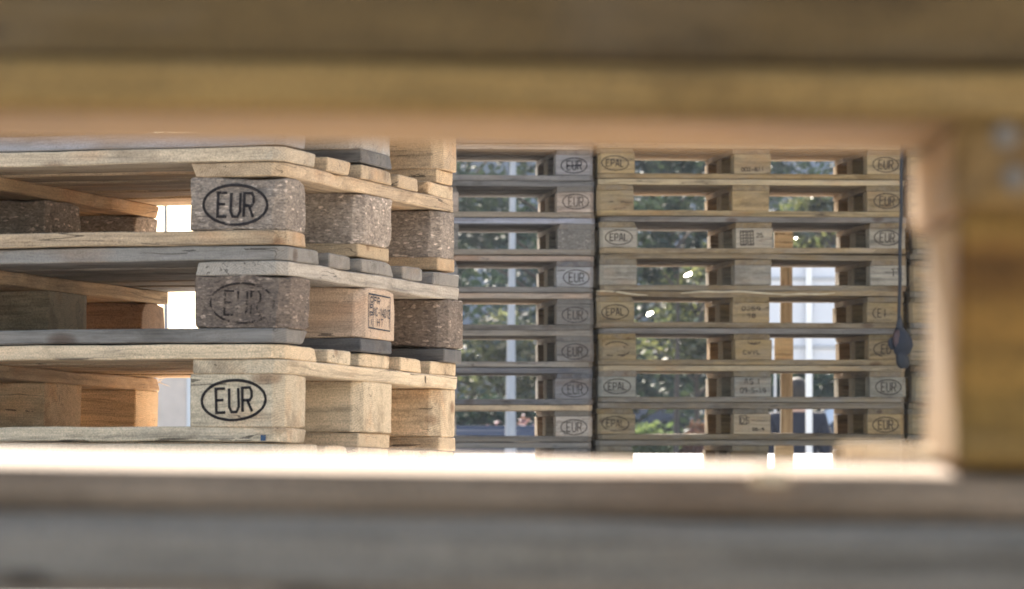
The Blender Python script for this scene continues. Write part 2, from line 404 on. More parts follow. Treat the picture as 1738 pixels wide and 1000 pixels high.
for n, lab, dx, dy, dyaw, st, mk in near_specs:
    e = Euler((NPIT, R(-.05), NYAW + dyaw))
    # turn each pallet about the visible corner
    loc = NB + MN @ Vector((dx, dy, n * .1442)) + e.to_matrix() @ Vector((-.6, 0, 0))
    P, bl = make_pallet(lab, GN, loc, e, st, mk, near=True)
    if n == 1:   # frayed fibres on the end of the middle cross board, a blue paint dab on the bottom board
        sb = [c for c in P.children if c.name.startswith('stringer')][1]
        V, F = [], []
        g = random.Random(3)
        for k in range(9):
            p = Vector((.398, g.uniform(-.07, -.05), g.uniform(.004, .02))); d = Vector((1, g.uniform(-.9, .3), g.uniform(-.5, .9)))
            pr = None
            for s in range(6):
                q0 = len(V); w = .0011 * (1 - s / 7)
                V += [(p.x, p.y - w, p.z - w), (p.x, p.y + w, p.z), (p.x, p.y, p.z + w)]
                if pr is not None:
                    for a in range(3): F.append((pr + a, pr + (a + 1) % 3, q0 + (a + 1) % 3, q0 + a))
                pr = q0; p = p + d.normalized() * .0062; d += Vector((g.uniform(-.5, .5), g.uniform(-.6, .6), g.uniform(-.7, .5)))
        link('splinter', pyd('splinter', V, F), FIBRE, sb)
        so = [c for c in P.children if c.name.startswith('stringer')][2]
        V, F = [], []; ribbon(V, F, [(.222, .006), (.2215, .0165)], .0042, .0732)
        o = link('nail_hole', pyd('nail_hole', V, F), INK, so); o.color = (.01, .008, .006, .05)
        bb = [c for c in P.children if c.name.startswith('bottom')][0]
        V, F = [], []
        ribbon(V, F, [(.564, .006), (.572, .006)], .009, .0505)
        o = link('paint_dab', pyd('paint_dab', V, F), INK, bb); o.color = (.05, .09, .15, .25)

# ---- far stacks
FY = 16.36; FYAW = R(5.3)
def far_stack(corner, side, z0, specs, group, d=FY, yaw=FYAW, jit=.006):
    """corner = world x of the front corner on that side ('l' or 'r')."""
    M = Matrix.Rotation(yaw, 3, 'Z'); g = random.Random(group)
    for n, (lab, st, mk, wp, jx) in enumerate(specs):
        yy = yaw + R(g.uniform(-.25, .25))
        loc = Vector((corner, d, z0 + n * .1441)) + M @ Vector(((.6 if side == 'l' else -.6) + jx + g.uniform(-.007, .007), g.uniform(-jit, jit), 0))
        P, bl = make_pallet(lab, group, loc, (0, 0, yy), st, mk, warp_deck=wp)
        if 'curling' in lab:
            db = [c for c in P.children if c.name.startswith('deck')][0]
            for (x0, x1, z0_, z1_, dy) in ((-.27, -.03, .012, .0235, .010), (-.12, .17, .019, .011, .006), (.12, .33, .004, .016, .008), (-.598, -.40, .020, .006, .009)):
                V, F, R_ = [], [], []; pts = []
                for k in range(11):
                    q = k / 10; pts.append((x0 + (x1 - x0) * q, -.0725 - dy * math.sin(q * 3.14), z0_ + (z1_ - z0_) * q + .003 * math.sin(q * 6))); R_.append(.0006 + .0032 * math.sin(math.pi * min(1, q * .9 + .05)))
                tube(V, F, pts, R_, 5)
                o = link('splinter', pyd('splinter', V, F), WOOD, db); o.color = (.55, .44, .28, .0)
MID = 'pallets in the middle stack'; RGT = 'pallets in the far right stack'
def E_(wear, col=INKB, s=None, w=.0034): return ((2, 0), 'front', s or st_eur(), w, wear, col)
def m3(l=None, m=None, r=None, wl=.2, wm=.35, wr=.2):
    o = []
    if l: o.append(((0, 0), 'front', l, .0036, wl, INKB))
    if m: o.append(((1, 0), 'front', m, .003, wm, INKB))
    if r: o.append(((2, 0), 'front', r, .0036, wr, INKB))
    return o
G1 = (.12, .098, .076); G2 = (.19, .148, .10); G3 = (.07, .068, .077)
mid_specs = [
 ('grey pallet at the foot of the middle stack, its blocks standing on the sunlit ground', sty((OLD, .5), (G1, .4), (OLD, .3), (G1, .4)), [], None, -.014),
 ('second pallet from the ground in the middle stack, pale block with a crisp oval', sty((TAN, .15), (G2, .3), ((.37, .29, .21), .08), (G2, .3), (), {('block', (2, 0)): ((.42, .335, .25), .05)}), [E_(.1)], None, -.012),
 ('third pallet from the ground in the middle stack, dark grey with a faded EUR oval', sty((G3, .5), (G3, .45), ((.20, .19, .19), .4), (G3, .5), ()), [E_(.42)], None, .0),
 ('pallet fourth from the ground in the middle stack, its EUR oval smudged to the right', sty((OLD, .5), (G1, .45), (G1, .4), (OLD, .45)), [E_(.36)], None, .002),
 ('pallet halfway up the middle stack, its end block reading only UR', sty((TAN, .35), (G1, .45), (G1, .45), (G1, .5), (), {('deck', 0): ((.33, .25, .18), .25)}), [E_(.5)], None, .006),
 ('pallet in the middle stack, thin EUR oval, right below the unmarked chipboard block', sty((G1, .45), (G3, .5), ((.30, .285, .27), .35), (G1, .45), (), {('deck', 0): ((.30, .225, .17), .2)}), [E_(.3)], None, .006),
 ('pallet in the middle stack with a plain chipboard end block carrying no mark', sty((G3, .4), (G1, .4), ((.27, .235, .19), .25), (G2, .35), [(0, 0), (1, 0), (2, 0)], {('deck', 0): ((.29, .28, .31), .4)}), [], None, .0),
 ('pallet in the middle stack with pinkish tan block and clear EUR, second below the beam', sty((DK, .5), (G1, .4), ((.36, .28, .215), .1), (G2, .25), ()), [E_(.15)], None, .008),
 ('slate grey pallet near the top of the middle stack, its EUR oval struck through', sty((G2, .35), (G3, .5), ((.19, .185, .20), .5), (G3, .6), (), {('deck', 0): ((.34, .27, .2), .2)}), [((2, 0), 'front', st_eur() + [([(-.03, .036), (.03, .041)], False)], .0036, .3, (.015, .015, .02))], None, .0),
 ('grey pallet of the middle stack whose bottom board just shows beneath the blurred beam', sty((G1, .45), (G1, .4), (G1, .4), (G3, .5)), [], None, .0),
]
B1 = (.275, .185, .082); B2 = (.205, .136, .057); B3 = (.36, .262, .14)
rgt_specs = [
 ('pallet at the foot of the far right stack, standing on the sunlit ground', sty((B2, .4), (B2, .35), (B2, .25), (B2, .35)), [], None, -.004),
 ('pallet in the far right stack with a boxed DS mark on its middle block', sty((B2, .4), (B2, .3), (B1, .08), (B2, .35), (), {('block', (1, 0)): ((.40, .30, .18), .03)}), m3(st_epal(), st_ds(), st_eur(), .5, .25, .15), None, -.006),
 ('pallet in the far right stack with AS written on its greyish middle block', sty((B3, .15), (B2, .45), ((.28, .25, .185), .3), (B2, .5)), m3(st_epal(), st_as(), st_eur(), .2, .38, .28), None, .003),
 ('pallet in the far right stack with a hooked emblem on its middle block', sty((G1, .5), (B2, .15), (B1, .05), (B1, .2), (), {}), m3(st_oval(), st_logo(), st_eu(), .1, .25, .25), None, .0),
 ('pallet in the far right stack with EPAL at left, under a curling deck board', sty((B1, .25), (B2, .2), (B1, .06), (B2, .3), (), {}), m3(st_epal(), st_faint(), st_cel(), .3, .52, .2), .003, .0),
 ('pallet in the far right stack with only a faint TT at the right', sty((B2, .3), (B2, .35), ((.29, .245, .175), .3), (B2, .45)), m3(None, None, st_tt(), 0, 0, .4), .004, .0),
 ('pallet in the far right stack with bold EPAL and a dark grid stamp', sty((G1, .5), (B2, .2), ((.30, .245, .17), .2), (B1, .3)), m3(st_epal(), st_grid(), st_eur(), .05, .1, .3), None, .0),
 ('second pallet below the beam in the far right stack, marked only EUR at right', sty((B3, .12), (B2, .15), (B1, .2), (B1, .15)), m3(None, None, st_eur(), 0, 0, .25), None, .0),
 ('top visible pallet of the far right stack with EPAL, a number and EUR', sty((B3, .1), (B2, .25), (B1, .08), (B2, .2)), m3(st_epal(), st_code(), st_eur(), .22, .32, .22), None, .0),
 ('tan pallet of the far right stack, only its bottom board showing under the blurred beam', sty((B2, .2), (B2, .25), (B1, .1), (B2, .2)), [], None, .0),
]
far_stack(.3165, 'r', -.009, mid_specs, MID)
far_stack(.3325, 'l', 0, rgt_specs, RGT)
SID = 'pallets in the stack behind the blurred post'
side_words = ['lowest', 'second lowest', 'third lowest', 'fourth lowest', 'fifth lowest', 'fourth from the top', 'third from the top', 'second from the top', 'topmost']
sid_specs = [('%s pallet of the stack half hidden by the blurred right post' % w,
              sty((shade(B2), .35), (shade(B2), .3), (shade(B1), .2), (shade(B2), .35)), [], .003 if i == 5 else None, random.Random(i).uniform(-.008, .012)) for i, w in enumerate(side_words)]
far_stack(1.545, 'l', 0, sid_specs, SID, d=16.48, yaw=R(3.6))

# ------------------------------------------------------------------ near pallets (out of focus) framing the view
def fore_part(name, parent, x0, x1, y0, y1, z0, z1, col, w, seed, bev=.003, chamfer=None, rz=False, mat=WOOD, tilt=0):
    bm = bmesh.new()
    me = box_part(name, *( (y1 - y0, x1 - x0) if rz else (x1 - x0, y1 - y0)), z1 - z0, seed, bev=bev, amp=.0012, cell=.06)
    if chamfer:
        dz, dy = chamfer; hy = (y1 - y0) / 2
        for v in me.vertices:
            if v.co.z > (z1 - z0) * .5 and v.co.y < -hy + dy:
                v.co.z -= dz * (1 if v.co.y < -hy + .0015 else .75)
    if tilt:
        for v in me.vertices: v.co.z += tilt * (v.co.y / (y1 - y0) + .5)
    o = link(name, me, mat, parent, ((x0 + x1) / 2, (y0 + y1) / 2, z0), (0, 0, R(90) if rz else 0))
    o.color = (*col, w)
    return o
FG = 'pallets of the blurred stack in front of the lens'
FX0, FX1, F0, F1 = -.914, .286, 1.30, 1.445
def zz(r): return CAMH + r
BX = [(.1345, .286), (-.3865, -.2415), (-.914, -.769)]
# the one we look through
P = thing('pallet', 'blurred orange brown pallet close to the lens whose open slot frames the view', 'pallet', (0, F0, zz(-.029)), (0, R(.8), 0), FG)
def fp(par, name, x0, x1, y0, y1, r0, r1, *a, **k):
    return fore_part(name, par, x0, x1, y0 - F0, y1 - F0, zz(r0) - par.location.z, zz(r1) - par.location.z, *a, **k)
fp(P, 'deck_board', FX0, FX1, F0, F1, 0.0945, .1106, (.245, .145, .046), .0, 1.3)
fp(P, 'bottom_board', FX0, FX1, F0 + .004, F1, -.0285, -.0123, (.265, .185, .118), .08, 2.1, bev=.004, chamfer=(.003, .014), tilt=.0006)
for k, (a, b) in enumerate(BX):
    s = fp(P, 'stringer_board', a, b, F0 + .001, F1 - .001, 0.0662, .0948, (.22, .12, .034), .0, 3 + k, rz=True)
    fp(P, 'block', a + .001, b - .001, F0 + .002, F1 - .044, -.0112, .0660, (.20, .110, .024), .0, 8 + k)
    if k == 0:
        for (nx, nz) in ((.1500, .0905), (.1530, .0775)):
            bm = bmesh.new(); bmesh.ops.create_uvsphere(bm, u_segments=12, v_segments=8, radius=.0042)
            for v in bm.verts: v.co.y *= .18
            link('nail', to_mesh(bm, 'nail', True), STEEL, P, (nx, .0008, zz(nz) - P.location.z))
# curled splinter on the sill edge
V, F = [], []
for s in range(8):
    t = s / 7; V += [(.0785 - .006 * (1 - t) , -.001 - .006 * t, .012 + .003 * math.sin(t * 3)), (.0785 + .006 * (1 - t * .6), -.001 - .006 * t, .012 + .003 * math.sin(t * 3))]
    if s: F.append((2 * s - 2, 2 * s - 1, 2 * s + 1, 2 * s))
V2 = [(x, y, z + .0012) for x, y, z in V]; n0 = len(V)
F += [tuple(n0 + i for i in f[::-1]) for f in F]
link('splinter', pyd('splinter', V + V2, F), FIBRE, P)
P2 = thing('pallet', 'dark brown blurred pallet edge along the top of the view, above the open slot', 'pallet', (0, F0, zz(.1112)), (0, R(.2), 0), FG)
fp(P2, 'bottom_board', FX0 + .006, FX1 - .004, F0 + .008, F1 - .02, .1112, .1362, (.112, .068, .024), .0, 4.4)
for k, (a, b) in enumerate(BX):
    fp(P2, 'block', a + .004, b - .002, F0 + .01, F1 - .02, .1364, .2144, (.36, .24, .11), .1, 18 + k)
    fp(P2, 'stringer_board', a, b, F0 + .003, F1 - .001, .2146, .2364, (.36, .26, .15), .2, 23 + k, rz=True)
fp(P2, 'deck_board', FX0, FX1, F0, F1, .2366, .2582, (.36, .26, .15), .3, 5.5)
P3 = thing('pallet', 'grey weathered pallet edge across the bottom of the view, blurred, beneath the bright sill', 'pallet', (0, F0, .0317), (0, R(.8), 0), FG)
fp(P3, 'deck_board', FX0, FX1, F0 - .006, F1, -.0552, -.0292, (.195, .160, .118), .25, 6.6, bev=.0065)
for k, (a, b) in enumerate(BX):
    fp(P3, 'stringer_board', a, b, F0 - .004, F1 - .001, -.0770, -.0554, (.29, .27, .24), .5, 33 + k, rz=True)
    fp(P3, 'block', a + .001, b - .001, F0 - .003, F1 - .002, -.1522, -.0772, (.34, .27, .19), .2, 38 + k)
fp(P3, 'bottom_board', FX0, FX1, F0, F1, -.1728, -.1524, (.30, .27, .23), .4, 7.7)
# loose sliver of wood lying on the sill
me = box_part('wood_sliver', .115, .011, .004, 3.3, bev=.001, amp=.001, cell=.02)
o = link('wood_sliver', me, WOOD, None, (.133, 1.385, zz(-.0115)), (0, 0, R(-72))); o.color = (.52, .38, .2, .05)
tag(o, 'thin pale sliver of wood lying blurred on the bright sill near the right post', 'wood sliver')

# ------------------------------------------------------------------ cord and connector on the right stack
BLUE = mat_plain('dark_blue_rubber', (.009, .011, .018), .7, 40, .3)
BLKR = mat_plain('black_rubber', (.012, .013, .016), .6, 40, .3)
RED = mat_plain('faded_red_plastic', (.05, .02, .02), .5, 40, .3)
cx, cy = .3325 + 1.195 - .02, FY + .045
T = thing('hanging_plug', 'dark blue plug with a red side hanging on its cord from the far right stack', 'plug', (cx, cy, .527))
pts = [(.006, .28, .905), (.004, .06, .905), (.002, .010, .898), (.001, -.012, .86), (.004, -.012, .7), (.000, -.012, .5), (-.004, -.012, .3), (-.008, -.012, .1), (-.012, -.012, .0)]
SM = []
for i in range(len(pts) - 1):
    for k in range(4):
        t = k / 4; SM.append(tuple(pts[i][j] * (1 - t) + pts[i + 1][j] * t for j in range(3)))
SM.append(pts[-1])
SM = [(p[0] + .0015 * math.sin(p[2] * 21), p[1], p[2] + .07 + (.073 if p[2] > .05 else .073 * max(0, p[2]) / .05)) for p in SM]
link('cord', tube_mesh('cord', SM, .0068, 8), BLKR, T)
yb = -.045
def knob(name, prof, mat, off=(0, 0), flat=.8):
    V, F = [], []; n = 14; prev = None
    for (z, r, dx) in prof:
        s = len(V)
        for k in range(n):
            t = 2 * math.pi * k / n; V.append((off[0] + dx + r * math.cos(t), yb + off[1] + flat * r * math.sin(t), z))
        if prev is not None:
            for k in range(n): F.append((prev + k, prev + (k + 1) % n, s + (k + 1) % n, s + k))
        else: F.append(tuple(range(s, s + n)))
        prev = s
    F.append(tuple(range(prev + n - 1, prev - 1, -1)))
    return link(name, pyd(name, V, F, True), mat, T)
knob('gland', [(.095, .006, -.012), (.075, .011, -.012), (.055, .014, -.013), (.045, .017, -.012)], BLKR)
knob('plug_body', [(.05, .016, -.012), (.03, .028, -.008), (.005, .038, -.002), (-.02, .040, .0), (-.04, .034, -.002), (-.055, .026, -.004)], BLUE)
knob('end_cap', [(-.052, .020, -.006), (-.06, .024, -.004), (-.085, .026, .0), (-.1, .022, .002), (-.108, .012, .002)], BLKR)
knob('hinged_flap', [(.012, .006, -.04), (.0, .012, -.046), (-.02, .013, -.045), (-.036, .006, -.038)], BLUE)
knob('red_sleeve', [(.04, .008, -.024), (.02, .016, -.024), (-.01, .016, -.024), (-.03, .008, -.020)], RED, off=(0, -.016), flat=.7)

# ------------------------------------------------------------------ post behind the right stack
def at(px, py, Y): return Vector(((px - 869) / 7200 * Y, Y, CAMH + (720 - py) / 7200 * Y))
BY = 17.6
x = at(1324.5, 0, BY).x
T = thing('timber_post', 'slim tan timber post with three wider wooden cleats, seen through the far right stack', 'post', (x, BY, 0))
o = link('post', box_part('post', 1.02, .036, .05, 5.1, cell=.1), WOOD, T, (0, 0, .51), (0, R(90), 0)); o.color = (.21, .175, .12, .3)
for (ya, yb_) in ((386, 428), (573, 618), (752, 800)):
    za, zb = at(0, ya, BY).z, at(0, yb_, BY).z
    o = link('cleat', box_part('cleat', .078, .03, za - zb, 4.2 + ya, cell=.04), WOOD, T, (.011, -.042, zb)); o.color = (.30, .255, .18, .1)

# ------------------------------------------------------------------ ground
CONC = mat_plain('pale_concrete', (.44, .43, .41), .9, 3.5, .16, .004)
ASPH = mat_plain('asphalt', (.06, .06, .062), .9, 30, .3, .003)
WALLM = mat_plain('white_render', (.66, .63, .59), .85, 5, .06)
xs = [-40, -15, -6, -3, -1.5, -.8, -.3, 0, .15, .25, .318, .331, .4, .8, 1.6, 3, 8, 20, 40]
ys = [-12, -4, 0, 1, 2, 4, 5.5, 6.0, 6.16, 6.4, 6.6, 6.8, 7.0, 7.5, 8, 10, 13, 16, 17, 18, 20, 24, 29.4]
def gz(x, y):
    if y < 6.1: z = .031
    else:
        z = .031 - (y - 6.1) * .0222; z = max(z, -.0115)
    if y > 12:
        k = max(0, min(1, (x - .318) / .013)); z = -.0115 + k * .009
    return z
V = [(x, y, gz(x, y)) for y in ys for x in xs]; nx = len(xs)
F = [(j * nx + i, j * nx + i + 1, (j + 1) * nx + i + 1, (j + 1) * nx + i) for j in range(len(ys) - 1) for i in range(nx - 1)]
tag(link('yard_ground', pyd('yard_ground', V, F), CONC), kind='structure')
LG = -1.3
tag(link('street_ground', pyd('street_ground', [(-380, 29.4, LG), (380, 29.4, LG), (380, 420, LG), (-380, 420, LG)], [(0, 1, 2, 3)]), ASPH), kind='structure')
bm = bmesh.new(); bmesh.ops.create_cube(bm, size=1)
for v in bm.verts: v.co = Vector((v.co.x * 80, 29.52 + v.co.y * .24, -.65 + v.co.z * 1.296))
tag(link('retaining_wall', to_mesh(bm, 'retaining_wall'), CONC), 'pale concrete retaining wall at the far edge of the yard', 'wall')
# wooded hill far behind
HILL = mat_plain('wooded_slope', (.065, .10, .14), .95, .35, .5, .0, Specular_IOR_Level=0.0)
V, F = [], []; NXh, NYh = 121, 26
for j in range(NYh):
    for i in range(NXh):
        x = -16 + 1.6 * i; t = min(1, j / 20); y = 200 + 13 * t + max(0, j - 20) * 16
        q = Vector((x * .22, t * 5.5, y * .02))
        k = max(0, min(1, (x + 15) / 3))
        V.append((x + 1.2 * noise.noise(q * 2.1 + Vector((9, 0, 0))), y + 2.6 * noise.noise(q) + 1.4 * noise.noise(q * 2.7), LG - .5 + k * (22 + 4 * noise.noise(Vector((x * .03, 3.3, 1)))) * t + k * t * 1.4 * noise.noise(q * 1.9)))
F = [(j * NXh + i, j * NXh + i + 1, (j + 1) * NXh + i + 1, (j + 1) * NXh + i) for j in range(NYh - 1) for i in range(NXh - 1)]
tag(link('hill', pyd('hill', V, F, True), HILL), kind='structure')

# ------------------------------------------------------------------ trees, hedges
BARK = mat_plain('bark', (.075, .058, .045), .9, 25, .4, .01)
LEAF1 = mat_leaf('leaf_green', (.026, .040, .036), (.046, .06, .048), .2)
LEAF2 = mat_leaf('leaf_dark', (.022, .042, .036), (.045, .07, .05), .15)
LEAF3 = mat_leaf('leaf_yellow_green', (.055, .068, .042), (.13, .13, .075), .4, .16, 1.0)
LEAFR = mat_leaf('leaf_red', (.20, .085, .07), (.26, .14, .10), .35)
LEAFP = mat_leaf('flower_pink', (.20, .10, .14), (.26, .15, .19), .2)
LEAFH = mat_leaf('leaf_hedge', (.09, .125, .065), (.15, .18, .10), .35)
def leaves(seed, clusters, n, size):
    g = random.Random(seed); V, F = [], []
    for _ in range(n):
        c, r = clusters[g.randrange(len(clusters))]
        d = Vector((g.gauss(0, 1), g.gauss(0, 1), g.gauss(0, 1))).normalized() * (g.random() ** .45)
        p = Vector(c) + Vector((d.x * r, d.y * r, d.z * r * .8))
        s = size * g.uniform(.6, 1.3)
        a = Vector((g.gauss(0, 1), g.gauss(0, 1), g.gauss(0, .6))).normalized(); b = a.orthogonal().normalized()
        b = (b * math.cos(g.random() * 6) + a.cross(b) * math.sin(g.random() * 6)).normalized()
        k = len(V)
        V += [tuple(p - a * s), tuple(p + b * s * .42 + a * s * .1), tuple(p + a * s), tuple(p - b * s * .42 + a * s * .1)]
        F.append((k, k + 1, k + 2, k + 3))
    return pyd('crown', V, F)
def tree(label, x, y, h, w, low, mat, seed, n=6000, size=.085, trunk=.09, group='trees behind the yard'):
    g = random.Random(seed)
    T = thing('tree', label, 'tree', (x, y, LG), (0, 0, 0), group)
    cl, V, F = [], [], []
    top = (g.uniform(-.1, .1) * w, g.uniform(-.1, .1) * w, h * .8)
    tube(V, F, [(0, 0, -.1), (g.uniform(-.05, .05), 0, h * .25), (top[0] * .5, top[1] * .5, h * .55), top], [trunk, trunk * .8, trunk * .5, trunk * .15], 8)
    for k in range(22):
        t = g.uniform(0, 1); z = low + (h - low) * t
        prof = math.sin(math.pi * min(1, .18 + .8 * t)) ** .7
        a = g.random() * 6.283; r = w * .5 * prof * g.uniform(.35, 1)
        p = (r * math.cos(a), r * math.sin(a), z)
        cl.append((p, w * g.uniform(.12, .24)))
        z0 = max(h * .15, z - r * .6)
        tube(V, F, [(0, 0, z0), (p[0] * .5, p[1] * .5, (z0 + z) / 2 + .1), p], [trunk * .35, trunk * .22, trunk * .06], 5)
    link('trunk', pyd('trunk', V, F, True), BARK, T)
    link('crown', leaves(seed, cl, n, size), mat, T)
def hedge(name, label, x0, x1, y, top, mat, seed, cat='hedge', n=5000, size=.05, depth=.7, bottom=None):
    g = random.Random(seed); T = thing(name, label, cat, ((x0 + x1) / 2, y, LG)); L = x1 - x0
    cl = []
    for k in range(int(40 * max(1, L / 2))):
        cl.append(((g.uniform(-L / 2, L / 2), g.uniform(-depth / 2, depth / 2), (g.random() ** .6) * (top - LG - .15)), g.uniform(.15, .26)))
    V, F = [], []
    for k in range(int(6 * L) + 2):
        a = g.uniform(-L / 2, L / 2); tube(V, F, [(a, 0, -.05), (a + g.uniform(-.1, .1), .1, (top - LG) * .5), (a + g.uniform(-.2, .2), 0, (top - LG) * .85)], [.015, .01, .004], 5)
    link('stem', pyd('stem', V, F), BARK, T); link('foliage', leaves(seed, cl, n, size), mat, T)
tree('green broadleaf tree behind the middle stack, right beside the grey lamp pole', .9, 54, 6.4, 4.6, 1.8, LEAF1, 11, 9000)
tree('glittering yellow green tree seen through the left bay of the far right stack', 2.05, 47, 3.35, 1.7, 2.1, LEAF3, 12, 3600, .065, .05)
tree('sparkling tree above the white sign board beyond the far right stack', 3.92, 52, 4.35, 1.5, 3.2, LEAF3, 13, 3000, .065, .05)
tree('small glittering tree right behind the grey lamp pole', -.15, 50, 2.6, 1.7, 1.6, LEAF3, 20, 2600, .065, .05)
tree('dark green tree low behind the white sign board', 4.2, 58, 4.4, 4.2, .7, LEAF2, 14, 8000)
tree('tall dark tree far behind the middle stack, left of the lamp pole', -1.0, 66, 8.5, 5.0, 1.0, LEAF2, 15, 10000, .1)
tree('tall dark tree far behind the gap between the two far stacks', 2.6, 74, 9.0, 7.0, 1.0, LEAF2, 16, 10000, .1)
tree('tall dark tree at the far right behind the post', 8.2, 70, 9.5, 7.0, 1.0, LEAF2, 17, 9000, .1)
tree('thin young street tree with a dark slim trunk above the clipped hedges', 1.70, 44, 4.4, 1.0, 3.0, LEAF1, 19, 1500, .06, .04)
hedge('hedge', 'fresh green clipped hedge left of the slim trunk', 1.22, 1.67, 45.5, .22, LEAFH, 21)
hedge('hedge', 'reddish leaved hedge right of the slim trunk', 1.80, 2.7, 45.7, .27, LEAFR, 22)
hedge('flowering_shrub', 'pink flowering shrub behind the grey lamp pole', -.28, .22, 44, .34, LEAFP, 23, 'shrub', 1400, .04, .5)
hedge('hedge', 'low dark hedge beneath the tree behind the middle stack', -2.2, .9, 48, .55, LEAF2, 24, n=9000, size=.06)
hedge('hedge', 'dark evergreen hedge behind the people at the right', 2.95, 6, 50, .95, LEAF2, 25, n=9000, size=.06)

def box(name, parent, c, s, mat, bev=.0):
    bm = bmesh.new(); bmesh.ops.create_cube(bm, size=1)
    for v in bm.verts: v.co = Vector((v.co.x * s[0], v.co.y * s[1], v.co.z * s[2]))
    if bev: bmesh.ops.bevel(bm, geom=bm.edges[:], offset=bev, segments=2, affect='EDGES')
    return link(name, to_mesh(bm, name), mat, parent, c)
# pale wall added out of view to bounce sunlight onto the stack sides
T = thing('bounce_wall', 'unseen pale wall added right of the yard to brighten the pallet stack sides', 'reflector wall', (9.0, 4, 0))
box('wall', T, (.2, 0, 3.3), (.4, 26, 6.7), WALLM, .02)
box('coping', T, (.2, 0, 6.7), (.6, 26.2, .12), CONC, .01)
# ------------------------------------------------------------------ lamp pole, sign board, white pole, building
PALE = mat_plain('pale_grey_paint', (.40, .41, .43), .5, 6, .1)
WHITE = mat_plain('white_paint', (.78, .78, .77), .5, 4, .06)
GLASSD = mat_plain('dark_glass', (.02, .025, .03), .08, 2, .1, Specular_IOR_Level=.8)
LAMPG = mat_plain('lamp_cover', (.7, .7, .66), .3, 5, .05)
b = at(866, 0, 38)
T = thing('street_lamp', 'pale grey tapered street lamp pole rising behind the middle stack', 'street lamp', (b.x, 38, LG))
link('pole', tube_mesh('pole', [(0, 0, 0), (0, 0, .9), (.004, 0, 1.7), (.012, 0, 2.6), (.03, 0, 4.2), (.04, 0, 6.4)], [.062, .055, .044, .032, .024, .02], 14), PALE, T)
link('arm', tube_mesh('arm', [(.04, 0, 6.36), (.3, 0, 6.5), (.75, 0, 6.52)], .018, 8), PALE, T)
bm = bmesh.new(); bmesh.ops.create_cube(bm, size=1)
for v in bm.verts: v.co = Vector((.95 + v.co.x * .5 * (1 if v.co.z < 0 else .7), v.co.y * .2, 6.53 + v.co.z * .09))
bmesh.ops.bevel(bm, geom=bm.edges[:], offset=.02, segments=2, affect='EDGES')
h = link('lamp_head', to_mesh(bm, 'lamp_head'), PALE, T)
bm = bmesh.new(); bmesh.ops.create_cube(bm, size=1)
for v in bm.verts: v.co = Vector((.95 + v.co.x * .36, v.co.y * .15, 6.477 + v.co.z * .02))
link('diffuser', to_mesh(bm, 'diffuser'), LAMPG, h)
SY = 33; b = at(1373, 0, SY)
T = thing('sign_board', 'white sign board seen from behind on a white post, beyond the far right stack', 'sign', (b.x, SY, LG))
zt, zb = at(0, 447, SY).z - LG, at(0, 616, SY).z - LG
box('panel', T, (.02, .05, (zt + zb) / 2), (1.0, .02, zt - zb), PALE if False else mat_plain('sign_back', (.60, .62, .66), .5, 3, .05), .004)
box('rail', T, (.02, .03, zt - .12), (.98, .018, .03), PALE); box('rail', T, (.02, .03, zb + .12), (.98, .018, .03), PALE)
box('post', T, (0, 0, (zt - .01) / 2 - .05), (.05, .038, zt + .08), WHITE, .004)
b = at(1315.5, 0, 36)
T = thing('marker_pole', 'thin white pole just beside the tan timber post', 'pole', (b.x, 36, LG))
link('pole', tube_mesh('pole', [(0, 0, 0), (0, 0, 1.2), (0, 0, at(0, 500, 36).z - LG)], .011, 10), WHITE, T)
link('cap', tube_mesh('cap', [(0, 0, at(0, 500, 36).z - LG), (0, 0, at(0, 497, 36).z - LG)], [.014, .008], 10), PALE, T)
link('base', tube_mesh('base', [(0, 0, 0), (0, 0, .03), (0, 0, .05)], [.09, .09, .02], 14), PALE, T)
# low garden wall and pole behind the left stack
WY = 40; PINK = mat_plain('pinkish_plaster', (.72, .60, .50), .9, 4, .12, .003)
zs = at(0, 622, WY).z - LG
a0, a1 = at(60, 0, WY).x, at(318, 0, WY).x
T = thing('garden_wall', 'low pinkish plastered wall glimpsed through the lowest gap of the left stack', 'wall', (a1, WY, LG))
box('wall', T, ((a0 - a1) / 2, 0, zs / 2 - .03), (a1 - a0, .24, zs - .06), PINK, .01)
box('coping', T, ((a0 - a1) / 2, 0, zs - .028), (a1 - a0 + .05, .3, .06), CONC, .01)
b = at(322, 0, WY)
T = thing('gate_post', 'pale square gate post at the end of the low pinkish wall', 'post', (b.x, WY, LG))
box('post', T, (0, 0, zs / 2), (.085, .2, zs), WHITE, .008); box('cap', T, (0, 0, zs + .012), (.11, .24, .022), CONC, .006)
b = at(281, 0, 44)
T = thing('grey_pole', 'slim grey pole against the white sky, glimpsed through the left stack', 'pole', (b.x, 44, LG))
link('pole', tube_mesh('pole', [(.012, 0, 0), (.008, 0, 1.5), (0, 0, 3), (-.01, 0, 5.2)], [.03, .028, .024, .018], 12), mat_plain('zinc', (.25, .26, .28), .4, 9, .15), T)
link('base', tube_mesh('base', [(.012, 0, 0), (.012, 0, .04), (.012, 0, .06)], [.11, .11, .035], 14), CONC, T)

